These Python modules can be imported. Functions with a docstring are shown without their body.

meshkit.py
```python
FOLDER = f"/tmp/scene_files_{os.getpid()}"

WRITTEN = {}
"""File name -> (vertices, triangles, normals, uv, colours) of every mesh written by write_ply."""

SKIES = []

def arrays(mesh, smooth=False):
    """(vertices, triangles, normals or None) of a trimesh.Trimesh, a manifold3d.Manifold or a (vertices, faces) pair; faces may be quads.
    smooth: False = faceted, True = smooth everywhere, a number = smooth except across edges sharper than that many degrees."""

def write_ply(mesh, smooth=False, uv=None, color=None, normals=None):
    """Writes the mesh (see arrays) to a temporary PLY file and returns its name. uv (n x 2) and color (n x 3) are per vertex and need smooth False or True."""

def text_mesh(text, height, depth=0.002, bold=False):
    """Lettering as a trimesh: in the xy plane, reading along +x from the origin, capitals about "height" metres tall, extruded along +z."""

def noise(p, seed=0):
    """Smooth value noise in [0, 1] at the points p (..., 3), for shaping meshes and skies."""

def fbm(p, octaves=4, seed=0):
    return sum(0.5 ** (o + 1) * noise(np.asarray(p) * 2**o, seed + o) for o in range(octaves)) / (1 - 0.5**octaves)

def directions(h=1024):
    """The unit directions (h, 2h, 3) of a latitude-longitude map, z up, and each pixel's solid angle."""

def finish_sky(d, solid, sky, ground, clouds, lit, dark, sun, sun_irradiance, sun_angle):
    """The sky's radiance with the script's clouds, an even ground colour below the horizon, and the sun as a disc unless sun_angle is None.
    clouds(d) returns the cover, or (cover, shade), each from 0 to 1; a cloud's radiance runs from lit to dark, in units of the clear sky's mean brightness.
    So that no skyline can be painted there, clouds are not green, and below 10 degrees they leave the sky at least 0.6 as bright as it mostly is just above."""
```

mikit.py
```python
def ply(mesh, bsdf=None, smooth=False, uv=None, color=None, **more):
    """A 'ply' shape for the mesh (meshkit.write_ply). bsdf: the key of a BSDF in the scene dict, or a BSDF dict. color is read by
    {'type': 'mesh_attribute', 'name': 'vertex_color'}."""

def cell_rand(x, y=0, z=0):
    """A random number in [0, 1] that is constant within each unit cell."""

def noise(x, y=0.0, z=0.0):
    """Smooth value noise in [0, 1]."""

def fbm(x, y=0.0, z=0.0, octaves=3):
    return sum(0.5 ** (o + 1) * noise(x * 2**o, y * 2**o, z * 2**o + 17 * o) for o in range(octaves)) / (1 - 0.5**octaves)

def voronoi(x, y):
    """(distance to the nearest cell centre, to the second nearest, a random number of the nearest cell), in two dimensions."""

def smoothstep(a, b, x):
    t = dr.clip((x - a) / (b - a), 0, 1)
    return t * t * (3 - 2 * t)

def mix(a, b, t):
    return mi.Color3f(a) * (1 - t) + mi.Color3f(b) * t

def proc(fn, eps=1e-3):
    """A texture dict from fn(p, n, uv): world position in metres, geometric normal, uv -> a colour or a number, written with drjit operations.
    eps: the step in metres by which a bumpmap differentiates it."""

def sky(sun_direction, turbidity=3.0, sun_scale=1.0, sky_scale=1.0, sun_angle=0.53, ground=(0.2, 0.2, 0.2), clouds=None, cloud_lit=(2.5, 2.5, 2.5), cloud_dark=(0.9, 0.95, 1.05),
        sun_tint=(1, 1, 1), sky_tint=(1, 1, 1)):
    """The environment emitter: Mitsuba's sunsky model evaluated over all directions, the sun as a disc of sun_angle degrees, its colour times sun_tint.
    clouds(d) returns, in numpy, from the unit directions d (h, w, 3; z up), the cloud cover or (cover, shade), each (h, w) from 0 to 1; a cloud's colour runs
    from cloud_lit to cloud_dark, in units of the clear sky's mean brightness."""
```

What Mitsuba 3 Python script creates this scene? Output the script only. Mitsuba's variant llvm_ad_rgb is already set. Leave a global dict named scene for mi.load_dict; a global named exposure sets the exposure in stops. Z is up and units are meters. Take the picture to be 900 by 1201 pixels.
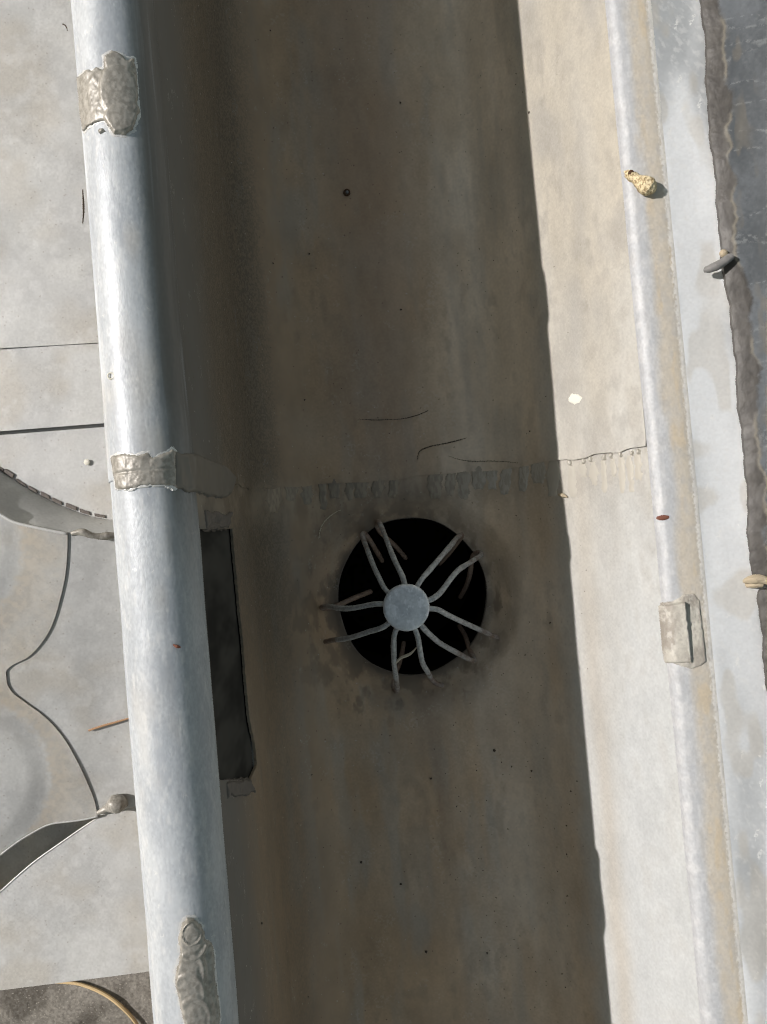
import math, random
import numpy as np, trimesh, mitsuba as mi, drjit as dr
import manifold3d as m3
import meshkit, mikit
from mikit import proc, noise, fbm, voronoi, smoothstep, mix
from shapely.geometry import Polygon
rng = np.random.default_rng(7); random.seed(7)
T = mi.ScalarTransform4f

# ---------------------------------------------------------------- camera, sky, exposure
CAM = np.array([0.0, 0.0, 0.48]); FPX, CX, CY = 902.0, 450.0, 600.5
ROLL, PITCH = math.radians(5.0), 0.0184
upv = np.array([math.sin(ROLL), math.cos(ROLL), 0.0])
fwd = np.array([0, 0, -1.0]) + PITCH * upv; fwd /= np.linalg.norm(fwd)
rgt = np.array([math.cos(ROLL), -math.sin(ROLL), 0.0]); upc = np.cross(rgt, fwd)
SUN = np.array([-0.911, 0.25, 0.71])
exposure = 1.98
scene, labels = {}, {}
scene['camera'] = {'type': 'perspective', 'fov': 2 * math.degrees(math.atan(450 / FPX)), 'fov_axis': 'x', 'near_clip': 0.01, 'far_clip': 4000.0,
                   'to_world': T().look_at(origin=CAM.tolist(), target=(CAM + fwd).tolist(), up=upc.tolist())}
scene['sky'] = mikit.sky(SUN, turbidity=3, ground=(0.2, 0.19, 0.17), sun_tint=(0.84, 0.99, 1.36), sky_tint=(1.58, 1.08, 0.64), sky_scale=1.15)

def ray(px, py):
    return fwd + rgt * (px - CX) / FPX - upc * (py - CY) / FPX
def W(px, py, z):                                   # the point of the plane at height z that stands at a place of the photograph
    d = ray(px, py); return CAM + d * (z - CAM[2]) / d[2]

# ---------------------------------------------------------------- materials
def two(b): return {'type': 'twosided', 'bsdf': b}
def bump(tex, scale, b): return {'type': 'bumpmap', 'texture': tex, 'scale': scale, 'bsdf': b}
def pr(col, rough, metal=0.0, spec=0.5): 
    return {'type': 'principled', 'base_color': col, 'roughness': rough, 'metallic': metal, 'specular': spec}
def rgb(*c): return {'type': 'rgb', 'value': list(c)}
def gauss(x, c, w): return dr.exp(-dr.square((x - c) / w))

HC = W(484, 701, 0.0)                                # middle of the outlet
SEAM_Y = W(480, 560, 0.0)[1]

def zinc_fine(p, n, uv):
    q = p * 1000
    return 0.6 * fbm(q.x * 0.9, q.y * 0.9, q.z * 0.9, 3) + 0.4 * noise(q.x * 0.12, q.y * 0.12, q.z * 0.12)
def trough_bump(p, n, uv):
    q = p * 1000
    return 0.5 * fbm(q.x * 0.5, q.y * 0.35, q.z * 0.5, 3) + 0.10 * noise(q.x * 0.8, q.y * 0.25, q.z * 0.4) + 0.35 * noise(q.x * 0.06, q.y * 0.03, q.z * .06)
def trough_col(p, n, uv):
    q = p * 1000
    st = fbm(q.x * 0.07, q.y * 0.010, q.z * 0.025, 3)                 # long streaks down the gutter
    st2 = fbm(q.x * 0.20, q.y * 0.07, q.z * 0.05, 4); sl = dr.select(q.x < 0, q.x - q.z, q.x + q.z)
    cl = fbm(q.x * 0.03 + 9, q.y * 0.03, q.z * 0.03, 3)              # clouds of dirt
    fi = fbm(q.x * 0.9, q.y * 0.9, q.z * 0.9, 3)
    brown, grey, dark = [0.250, 0.196, 0.142], [0.235, 0.220, 0.200], [0.098, 0.085, 0.068]
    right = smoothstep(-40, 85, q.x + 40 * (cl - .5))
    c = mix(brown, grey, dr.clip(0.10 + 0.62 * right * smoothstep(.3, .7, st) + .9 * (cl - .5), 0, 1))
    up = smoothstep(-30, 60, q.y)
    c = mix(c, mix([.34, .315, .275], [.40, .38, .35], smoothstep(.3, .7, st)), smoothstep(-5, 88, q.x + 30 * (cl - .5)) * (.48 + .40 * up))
    c = c * mi.Color3f(1.60, 1.43, 1.24)
    m1 = fbm(q.x * .045 + 50, q.y * .035, q.z * .045, 4); m2 = fbm(q.x * .16 + 20, q.y * .09, q.z * .16, 4)
    c = c * (.70 + .42 * m1 + .18 * m2)
    c = mix(c, [.15, .128, .10], .32 * smoothstep(.48, .8, m2) * smoothstep(.4, .65, m1))
    c = mix(c, [.33, .305, .265], .4 * smoothstep(.5, .75, fbm(q.x * .1 + 70, q.y * .02, q.z * .1, 4)))
    c = mix(c, [0.285, 0.200, 0.140], 0.6 * gauss(q.x, 5 + 18 * (st - .5), 32) * up)
    c = mix(c, [0.25, 0.175, 0.118], 0.5 * gauss(q.x, 18, 9) * smoothstep(.4, .6, st) * (1 - up))
    lw = smoothstep(-35, -72, q.x + 14 * (st - .5))                  # grime on the front wall, darkened further to paint in its shade
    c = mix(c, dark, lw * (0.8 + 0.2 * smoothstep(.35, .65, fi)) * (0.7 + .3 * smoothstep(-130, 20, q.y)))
    c = mix(c, [.115, .112, .106], .9 * smoothstep(85, 150, q.z + 10 * (st - .5)) * (1 - smoothstep(-20, 0, q.x)))  # upper front wall: shade below the rim painted in as dark grey
    # washed back slope
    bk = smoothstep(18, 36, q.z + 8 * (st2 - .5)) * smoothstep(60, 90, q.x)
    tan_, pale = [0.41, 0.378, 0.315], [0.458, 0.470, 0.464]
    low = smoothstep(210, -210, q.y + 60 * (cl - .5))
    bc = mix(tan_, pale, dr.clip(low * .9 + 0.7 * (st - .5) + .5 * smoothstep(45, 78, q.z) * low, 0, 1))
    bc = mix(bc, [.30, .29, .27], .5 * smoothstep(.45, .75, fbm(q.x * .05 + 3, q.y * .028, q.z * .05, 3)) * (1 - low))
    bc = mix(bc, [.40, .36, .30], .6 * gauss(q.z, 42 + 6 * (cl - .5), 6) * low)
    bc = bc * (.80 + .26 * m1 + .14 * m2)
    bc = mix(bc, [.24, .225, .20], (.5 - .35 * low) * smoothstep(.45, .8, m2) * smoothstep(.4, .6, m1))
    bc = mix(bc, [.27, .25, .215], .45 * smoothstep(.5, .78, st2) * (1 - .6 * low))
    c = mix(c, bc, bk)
    # soldered seam and the ring round the outlet
    sm = gauss(q.y, SEAM_Y * 1000 - 9, 13) 
    c = mix(c, mix([.18, .14, .10], [.29, .24, .18], smoothstep(.35, .65, st2)), .5 * sm * (1 - .7 * bk))
    r = dr.sqrt(dr.square(q.x - HC[0] * 1000) + dr.square(q.y - HC[1] * 1000))
    rd = r + .16 * (q.x - HC[0] * 1000) + .10 * (q.y - HC[1] * 1000)
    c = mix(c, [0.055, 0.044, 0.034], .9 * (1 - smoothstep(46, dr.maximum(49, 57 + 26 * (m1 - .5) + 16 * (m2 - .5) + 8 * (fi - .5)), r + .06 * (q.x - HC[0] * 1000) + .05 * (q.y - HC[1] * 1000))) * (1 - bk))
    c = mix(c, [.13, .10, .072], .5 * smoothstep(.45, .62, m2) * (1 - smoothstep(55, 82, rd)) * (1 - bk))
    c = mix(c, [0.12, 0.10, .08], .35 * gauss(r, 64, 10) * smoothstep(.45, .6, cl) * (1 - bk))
    # scuffs, specks
    d1, d2, w = voronoi(sl * .13 + .3 * fi, q.y * .10)
    c = mix(c, [.45, .44, .41], .5 * (1 - smoothstep(.02, .06, d1)) * smoothstep(.8, .85, w))
    d1, d2, w = voronoi(sl * .16 + 40, q.y * .16)
    c = mix(c, [.09, .07, .05], .6 * (1 - smoothstep(.03, .10, d1)) * smoothstep(.86, .9, w) * (1 - bk))
    sc = smoothstep(.66, .74, fbm(q.x * .12 + 31, q.y * .12, q.z * .12, 3)) * smoothstep(.5, .65, fi)
    c = mix(c, [.42, .41, .38], .16 * sc)
    return c * (0.88 + .24 * fi) * (0.92 + .16 * st2)

def rim_col(p, n, uv):
    q = p * 1000
    fi = fbm(q.x * 1.1, q.y * .8, q.z * 1.1, 3); cl = fbm(q.x * .12, q.y * .04, q.z * .12, 3)
    st = fbm(q.x * .45, q.y * .02, q.z * .45, 3)
    c = mix([.325, .35, .378], [.43, .455, .477], smoothstep(.3, .7, .25 * fi + .75 * cl))
    c = mix(c, [.56, .565, .56], .4 * smoothstep(.5, .8, fbm(q.x * .5 + 5, q.y * .2, q.z * .5, 4)))
    d1, d2, w = voronoi(q.x * .22 + fi, q.y * .07)
    c = mix(c, [.60, .60, .585], .6 * (1 - smoothstep(.02, .10, d1)) * smoothstep(.72, .8, w))
    c = mix(c, [.115, .112, .106], smoothstep(-86.5, -79, q.x + 3 * (cl - .5)) * (.30 + .70 * smoothstep(-40, 60, q.y + 60 * (cl - .5))))  # shaded right flank of the rim painted darker, most at the upper end
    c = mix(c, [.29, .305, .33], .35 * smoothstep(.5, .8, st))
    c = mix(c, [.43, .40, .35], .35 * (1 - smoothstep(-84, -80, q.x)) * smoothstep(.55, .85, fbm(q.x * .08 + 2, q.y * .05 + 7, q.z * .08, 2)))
    return c * (.92 + .16 * fi)
def bead_col(p, n, uv):
    q = p * 1000
    fi = fbm(q.x * 1.1, q.y * .9, q.z, 3); cl = fbm(q.x * .1, q.y * .035, 0, 3)
    t = smoothstep(145, 151, q.x + 6 * (cl - .5))
    c = mix([.41, .42, .43], [.455, .415, .35], t)
    c = mix(c, [.54, .54, .535], .45 * smoothstep(.4, .75, fbm(q.x * .5, q.y * .22, 5, 3)) * (1 - .75 * t))
    c = mix(c, [.49, .40, .27], .5 * t * smoothstep(.52, .7, fbm(q.x * .2, q.y * .06 + 3, 2, 3)))
    c = mix(c, [.66, .645, .61], .8 * smoothstep(157, 159, q.x + 3 * (fi - .5)))
    c = mix(c, [.36, .36, .355], .35 * smoothstep(.45, .8, fbm(q.x * .3, q.y * .2, 11, 4)))
    return c * (.85 + .30 * fi)
def flash_col(p, n, uv):
    q = p * 1000
    fi = fbm(q.x * .8, q.y * .8, 0, 3); cl = fbm(q.x * .035, q.y * .012 + 4, 0, 3)
    c = mix([.33, .345, .352], [.60, .615, .622], smoothstep(.36, .64, cl + .18 * smoothstep(80, -60, q.y)))  # sheen painted into the metal colour, paler towards the lower end
    c = mix(c, [.60, .60, .59], .35 * smoothstep(.52, .8, fbm(q.x * .5 + q.y * .2, q.y * .3, 1, 4)))
    d1, d2, w = voronoi(q.x * .12 + .5 * fi, q.y * .07 + .6 * fi)
    c = mix(c, [.66, .66, .64], .7 * (1 - smoothstep(.04, .14, d1)) * smoothstep(.7, .75, w))
    c = mix(c, [.40, .36, .29], .35 * smoothstep(.58, .7, fbm(q.x * .09, q.y * .04, 8, 2)))
    return c * (.93 + .14 * fi)
def sheet_col(p, n, uv):
    q = p * 1000
    fi = fbm(q.x * .9, q.y * .9, q.z * .9, 3); cl = fbm(q.x * .035, q.y * .035, q.z * .035, 3)
    c = mix([.385, .39, .385], [.445, .45, .44], smoothstep(.35, .65, cl))
    c = mix(c, [.385, .355, .30], .5 * smoothstep(.42, .72, fbm(q.x * .03 + 7, q.y * .03, 3, 3)))
    c = mix(c, [.50, .505, .50], .4 * smoothstep(.45, .8, fbm(q.x * .16, q.y * .16 + 4, 1, 4)))
    d1, d2, w = voronoi(q.x * .3, q.y * .3)
    c = mix(c, [.25, .22, .19], .4 * (1 - smoothstep(.08, .22, d1)) * smoothstep(.93, .95, w))
    return c * (.88 + .24 * fi)
LOBES = None
def lobe_col(p, n, uv):                              # the lobed sheet: rain has left a brown band beside the cut edge
    q = p * 1000
    c = sheet_col(p, n, uv)
    fi = fbm(q.x * .35, q.y * .35, 0, 3)
    band, cl = mi.Float(1), fbm(q.x * .06 + 3, q.y * .06, 2, 3)
    for (cx, cy, r, w) in LOBES:
        d = dr.sqrt(dr.square(q.x - cx) + dr.square(q.y - cy)) - r + 6 * (fi - .5)
        band = band * smoothstep(-3, 2.5, d) * (1 - .5 * smoothstep(6, 16, d + 10 * (cl - .5)))
    return mix(c, mix([.28, .25, .20], [.38, .32, .235], smoothstep(.3, .7, fi)), band * smoothstep(.15, .5, cl + .2))
def slate_edge(y, sn):                               # wobble of the slates' broken edge, y in mm
    return (.8 * sn(y * .031) + .5 * sn(y * .083 + 1) + .32 * sn(y * .19 + 2) + .2 * sn(y * .41) + .12 * sn(y * .9 + 3))
def slate_line(y, sn): return 1.2 * sn(y * .05 + 4) + 1.0 * sn(y * .13 + 1) + .7 * sn(y * .33)
def slate_col(p, n, uv):
    q = p * 1000
    fi = fbm(q.x * .7, q.y * .7, q.z * .7, 3); cl = fbm(q.x * .05, q.y * .035, 0, 3)
    x = q.x - 183 - slate_edge(q.y, dr.sin) + 3.2 * (fbm(q.y * .16, q.x * .1, 4, 3) - .5)
    e = 6.8 + slate_line(q.y, dr.sin)
    face = mix([.070, .077, .083], [.112, .122, .132], smoothstep(.3, .7, .8 * cl + .2 * fi))
    vein = smoothstep(.05, .0, dr.abs(fbm(q.x * .03 + q.y * .03, q.y * .09, 2, 3) - .55))
    face = mix(face, [.22, .23, .23], .4 * vein * smoothstep(.45, .6, fi))
    edge = mix([.046, .042, .038], [.060, .055, .049], smoothstep(.3, .7, fbm(q.x * .5, q.y * .35, 0, 4)))
    c = mix(edge, face, smoothstep(e - 1, e + 1.5, x + 2 * (fi - .5)))
    c = mix(c, [.22, .20, .16], .6 * gauss(x, e + 1.0 * (fi - .5), .8) * smoothstep(.32, .55, fbm(q.x * .1, q.y * .06, 3, 2)))
    c = mix(c, [.14, .125, .10], .5 * gauss(x, e + 6, 4) * smoothstep(.5, .62, fbm(q.x * .2, q.y * .08 + 6, 3, 2)))
    return c * (.9 + .2 * fi)
def solder_col(p, n, uv):
    q = p * 1000
    fi = fbm(q.x * .7, q.y * .7, q.z * .7, 3)
    c = mix([.20, .188, .165], [.295, .28, .25], smoothstep(.3, .7, fi))
    c = mix(c, [.30, .31, .20], .7 * smoothstep(-104, -107.5, q.x) * gauss(q.y, 265, 16))   # green-brown flux stain on the top patch
    return c
def tab_col(p, n, uv):
    q = p * 1000
    fi = fbm(q.x * .8, q.y * .3, q.z * .8, 3)
    c = mix(mix([.20, .165, .125], [.30, .27, .225], smoothstep(15, 90, q.x)), mix([.26, .215, .16], [.37, .34, .29], smoothstep(15, 90, q.x)), smoothstep(.35, .65, fi))
    return mix(c, [.42, .395, .34], smoothstep(18, 34, q.z) * smoothstep(60, 90, q.x))
def slot_col(p, n, uv):
    q = p * 1000
    return mix([.030, .029, .027], [.060, .058, .053], smoothstep(.25, .75, fbm(q.y * .09, q.z * .035, 3, 4)))
def clip_col(p, n, uv):
    q = p * 1000
    fi = fbm(q.x * .9, q.y * .9, q.z * .9, 3); cl = fbm(q.x * .25, q.y * .1, 4, 3)
    c = mix([.29, .265, .23], [.43, .41, .36], smoothstep(.3, .7, cl))
    c = mix(c, [.52, .50, .45], .6 * smoothstep(.55, .75, fbm(q.x * .5, q.y * .3, 9, 3)))
    return c * (.8 + .4 * fi)
def wire_col(p, n, uv):
    q = p * 1000
    fi = fbm(q.x * .8, q.y * .8, q.z * .8, 3)
    c = mix([.27, .27, .265], [.40, .405, .40], smoothstep(.35, .65, fi))
    r = smoothstep(24, -6, q.z + 26 * (noise(q.x * .2, q.y * .2, q.z * .2) - .5))
    return mix(c, mix([.10, .06, .04], [.21, .11, .055], fi), .8 * r)
def cap_col(p, n, uv):
    q = p * 1000
    fi = fbm(q.x * .8, q.y * .8, 0, 4); cl = fbm(q.x * .15, q.y * .15, 3, 2)
    c = mix([.48, .50, .525], [.60, .62, .64], smoothstep(.3, .7, cl))
    c = mix(c, [.74, .75, .78], .7 * smoothstep(.58, .7, fbm(q.x * .5, q.y * .35, 7, 3)))
    return c * (.8 + .4 * fi)
def stone_col(p, n, uv):
    q = p * 1000
    fi = fbm(q.x * .9, q.y * .9, q.z * .9, 3); cl = fbm(q.x * .05, q.y * .05, 0, 2)
    c = mix([.16, .148, .13], [.25, .235, .21], smoothstep(.2, .8, fi))
    c = mix(c, c * mi.Color3f(.45, .44, .43), smoothstep(.4, .65, cl) * .8)
    d1, d2, w = voronoi(q.x * .6 + fi, q.y * .6)
    return mix(c, [.45, .42, .37], .4 * (1 - smoothstep(.12, .25, d1)) * smoothstep(.75, .8, w))
def stone_bump(p, n, uv):
    q = p * 1000
    return fbm(q.x * .5, q.y * .5, q.z * .5, 4)
def cocoon_col(p, n, uv):
    q = p * 1000
    fi = fbm(q.x * 1.2, q.y * 1.2, q.z * 1.2, 3)
    return mix([.30, .22, .12], [.68, .58, .38], smoothstep(.3, .62, fi))
def solder_bump(p, n, uv):
    q = p * 1000
    return fbm(q.x * .5, q.y * .5, q.z * .5, 2)

ZB = proc(zinc_fine, 2e-4)
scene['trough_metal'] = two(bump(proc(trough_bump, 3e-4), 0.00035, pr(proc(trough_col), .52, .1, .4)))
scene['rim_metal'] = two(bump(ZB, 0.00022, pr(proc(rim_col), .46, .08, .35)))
scene['bead_metal'] = two(bump(ZB, 0.0003, pr(proc(bead_col), .55, .05, .3)))
scene['flashing_metal'] = two(bump(ZB, 0.00018, pr(proc(flash_col), .42, .15, .4)))
SH = proc(sheet_col)
scene['sheet_metal'] = two(bump(ZB, 0.00016, pr(SH, .5, .08, .35)))
scene['slate'] = two(bump(proc(stone_bump, 3e-4), 0.00022, pr(proc(slate_col), .5, 0, .4)))
scene['solder'] = two(bump(proc(solder_bump, 3e-4), 0.0004, pr(proc(solder_col), .44, .15)))
scene['clip_metal'] = two(bump(ZB, 0.0004, pr(proc(clip_col), .55, .05, .3)))
scene['dark_solder_shade'] = two(bump(ZB, 0.0005, pr(rgb(.115, .10, .088), .6, 0, .3)))  # dull dark solder; along the hood base it paints the shaded gaps
scene['tinned'] = two(bump(ZB, 0.00025, pr(rgb(.50, .50, .49), .45, .2)))
scene['wall_solder'] = two(bump(proc(solder_bump, 3e-4), 0.0004, pr(rgb(.135, .121, .103), .5, .05)))
scene['tab_solder'] = two(pr(proc(tab_col), .5, .1))
scene['wire'] = two(pr(proc(wire_col), .5, .2))
scene['cap_metal'] = two(bump(ZB, 0.0002, pr(proc(cap_col), .5, .25)))
scene['stone'] = two(bump(proc(stone_bump, 3e-4), 0.0007, {'type': 'diffuse', 'reflectance': proc(stone_col)}))
scene['cocoon_silk'] = two({'type': 'diffuse', 'reflectance': proc(cocoon_col)})
scene['recess_black'] = two({'type': 'diffuse', 'reflectance': rgb(.045, .038, .031)})  # near-black colour puts the darkness of the outlet hole into the hopper
scene['slot_shade'] = two(bump(proc(stone_bump, 3e-4), 0.0002, {'type': 'diffuse', 'reflectance': proc(slot_col)}))  # dark plate close behind the wall, painted as the shaded inside of the slot
scene['slot_grime'] = two({'type': 'diffuse', 'reflectance': rgb(.19, .182, .167)})
scene['tan_straw'] = two(pr(rgb(.50, .37, .20), .6))
scene['needle_brown'] = two(pr(rgb(.36, .21, .12), .5))
scene['dark_fibre'] = two({'type': 'diffuse', 'reflectance': rgb(.075, .062, .048)})
scene['pale_fibre'] = two({'type': 'diffuse', 'reflectance': rgb(.50, .44, .34)})
scene['grey_peg'] = two(pr(rgb(.16, .155, .15), .6))
scene['pale_wood'] = two(bump(ZB, 0.0006, {'type': 'diffuse', 'reflectance': rgb(.38, .32, .23)}))
scene['chalk'] = two({'type': 'diffuse', 'reflectance': rgb(.68, .66, .58)})
scene['leaf_brown'] = two({'type': 'diffuse', 'reflectance': rgb(.20, .09, .065)})
scene['rust'] = two({'type': 'diffuse', 'reflectance': rgb(.075, .045, .028)})
scene['earth'] = two({'type': 'diffuse', 'reflectance': rgb(.17, .16, .13)})

# ---------------------------------------------------------------- helpers
def numbered(k):
    if k not in scene and not any(x.startswith(k + '__') for x in scene): return k
    i = 1
    while f'{k}_{i:03d}' in scene or any(x.startswith(f'{k}_{i:03d}__') for x in scene): i += 1
    return f'{k}_{i:03d}'
def part(key, mesh, mat, smooth=35, label=None, **kw):
    key = numbered(key); scene[key] = mikit.ply(mesh, mat, smooth=smooth)
    if label or kw:
        labels[key] = dict(kw)
        if label: labels[key]['label'] = label
    return key
def tag(key, label, cat, group=None, kind=None):
    labels[key] = {'label': label, 'category': cat}
    if group: labels[key]['group'] = group
    if kind: labels[key]['kind'] = kind
def one(name, mesh, mat, label, cat, smooth=35, group=None, kind=None):
    k = part(name, mesh, mat, smooth); tag(k, label, cat, group, kind); return k
def grid_solid(top, bot):
    """closed solid between two (n, m, 3) grids"""
    n, m, _ = top.shape; i, j = np.meshgrid(np.arange(n - 1), np.arange(m - 1), indexing='ij')
    a = (i * m + j).ravel(); q = np.stack([a, a + m, a + m + 1, a + 1], 1)
    off = n * m; f = [q, q[:, ::-1] + off]
    def wall(idx): 
        return np.stack([idx[:-1], idx[1:], idx[1:] + off, idx[:-1] + off], 1)
    f += [wall(np.arange(m)), wall(np.arange(m)[::-1] + (n - 1) * m), wall((np.arange(n) * m)[::-1]), wall(np.arange(n) * m + m - 1)]
    f = np.vstack(f); f = np.vstack([f[:, [0, 1, 2]], f[:, [0, 2, 3]]])
    t = trimesh.Trimesh(np.vstack([top.reshape(-1, 3), bot.reshape(-1, 3)]), f, process=False)
    if t.volume < 0: t.invert()
    return t
def resample(c, n):
    c = np.asarray(c, float); d = np.r_[0, np.cumsum(np.linalg.norm(np.diff(c, axis=0), axis=1))]
    # smooth (Catmull-Rom like) through the given points
    from scipy.interpolate import PchipInterpolator
    return PchipInterpolator(d, c, axis=0)(np.linspace(0, d[-1], n))
def tube(points, radius, sides=10, n=None, taper=True):
    c = resample(points, n or max(8, 6 * len(points))); rr = np.broadcast_to(np.asarray(radius, float), (len(c),)).copy() if np.ndim(radius) < 1 or len(np.atleast_1d(radius)) == len(c) else np.interp(np.linspace(0, 1, len(c)), np.linspace(0, 1, len(radius)), radius)
    t = np.gradient(c, axis=0); t /= np.linalg.norm(t, axis=1, keepdims=True)
    a = np.cross(t[0], [0.3, 0.2, 1.0]); 
    if np.linalg.norm(a) < .1: a = np.cross(t[0], [1, 0, 0])
    V = []; ang = np.arange(sides) * 2 * np.pi / sides
    for k in range(len(c)):
        a = a - t[k] * (a @ t[k]); a /= np.linalg.norm(a); b = np.cross(t[k], a)
        V.append(c[k] + rr[k] * (np.cos(ang)[:, None] * a + np.sin(ang)[:, None] * b))
    V = np.vstack(V + [c[:1] - t[0] * rr[0] * .4, c[-1:] + t[-1] * rr[-1] * .4]); F = []
    for k in range(len(c) - 1):
        for s in range(sides):
            p, q = k * sides + s, k * sides + (s + 1) % sides
            F += [[p, q, q + sides], [p, q + sides, p + sides]]
    e0, e1, L = len(c) * sides, len(c) * sides + 1, (len(c) - 1) * sides
    for s in range(sides): F += [[e0, (s + 1) % sides, s], [e1, L + s, L + (s + 1) % sides]]
    return trimesh.Trimesh(V, F, process=False)
def smooth_path(pts):
    from scipy.ndimage import gaussian_filter1d
    return gaussian_filter1d(resample(pts, 90), 3.2, axis=0, mode='nearest')
def to_m(t): return m3.Manifold(m3.Mesh(np.asarray(t.vertices, np.float32), np.asarray(t.faces, np.uint32)))
def from_m(m):
    g = m.to_mesh(); return trimesh.Trimesh(g.vert_properties[:, :3], g.tri_verts, process=False)

# ---------------------------------------------------------------- the gutter's cross-section, swept along y
RC, RR = np.array([-0.092, 0.167]), 0.0165
WALLX = -0.0761
a0, a1 = math.radians(235), -math.acos((WALLX - RC[0]) / RR)
rim_p = np.stack([RC[0] + RR * np.cos(np.linspace(a0, a1, 90)), RC[1] + RR * np.sin(np.linspace(a0, a1, 90))], 1)
def spline(pts, step=0.0014):
    from scipy.interpolate import PchipInterpolator
    pts = np.array(pts); d = np.r_[0, np.cumsum(np.linalg.norm(np.diff(pts, axis=0), axis=1))]
    return PchipInterpolator(d, pts, axis=0)(np.linspace(0, d[-1], int(d[-1] / step) + 2))
cr = 0.042
corner = np.stack([WALLX + cr - cr * np.cos(np.linspace(0, np.pi / 2, 26)), cr - cr * np.sin(np.linspace(0, np.pi / 2, 26))], 1)
tr_p = np.vstack([np.linspace([WALLX, rim_p[-1, 1] - .0002], [WALLX, cr + .0014], 80), corner,
                  spline([(WALLX + cr + .0014, 0), (0, -.0004), (.048, 0), (.070, .003), (.090, .015), (.106, .0338), (.124, .0615), (.1393, .0835)])])
bead_p = spline([(.1390, .0838), (.1397, .0868), (.1430, .0893), (.149, .0900), (.1555, .0903), (.1592, .0900), (.1604, .0897)], .0006)
flash_p = spline([(.16045, .0896), (.172, .0903), (.188, .0930), (.24, .1105), (.32, .140)], .0012)
PROF = np.vstack([rim_p, tr_p, bead_p, flash_p])
dP = np.gradient(PROF, axis=0)
PS = np.r_[0, np.cumsum(np.linalg.norm(np.diff(PROF, axis=0), axis=1))]
IDX = np.cumsum([0, len(rim_p), len(tr_p), len(bead_p), len(flash_p)])
def normals(p):
    d = np.gradient(p, axis=0); n = np.stack([-d[:, 1], d[:, 0]], 1); return n / np.maximum(np.linalg.norm(n, axis=1, keepdims=True), 1e-9)
PN = np.vstack([normals(x) for x in (rim_p, tr_p, bead_p, flash_p)])
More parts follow.
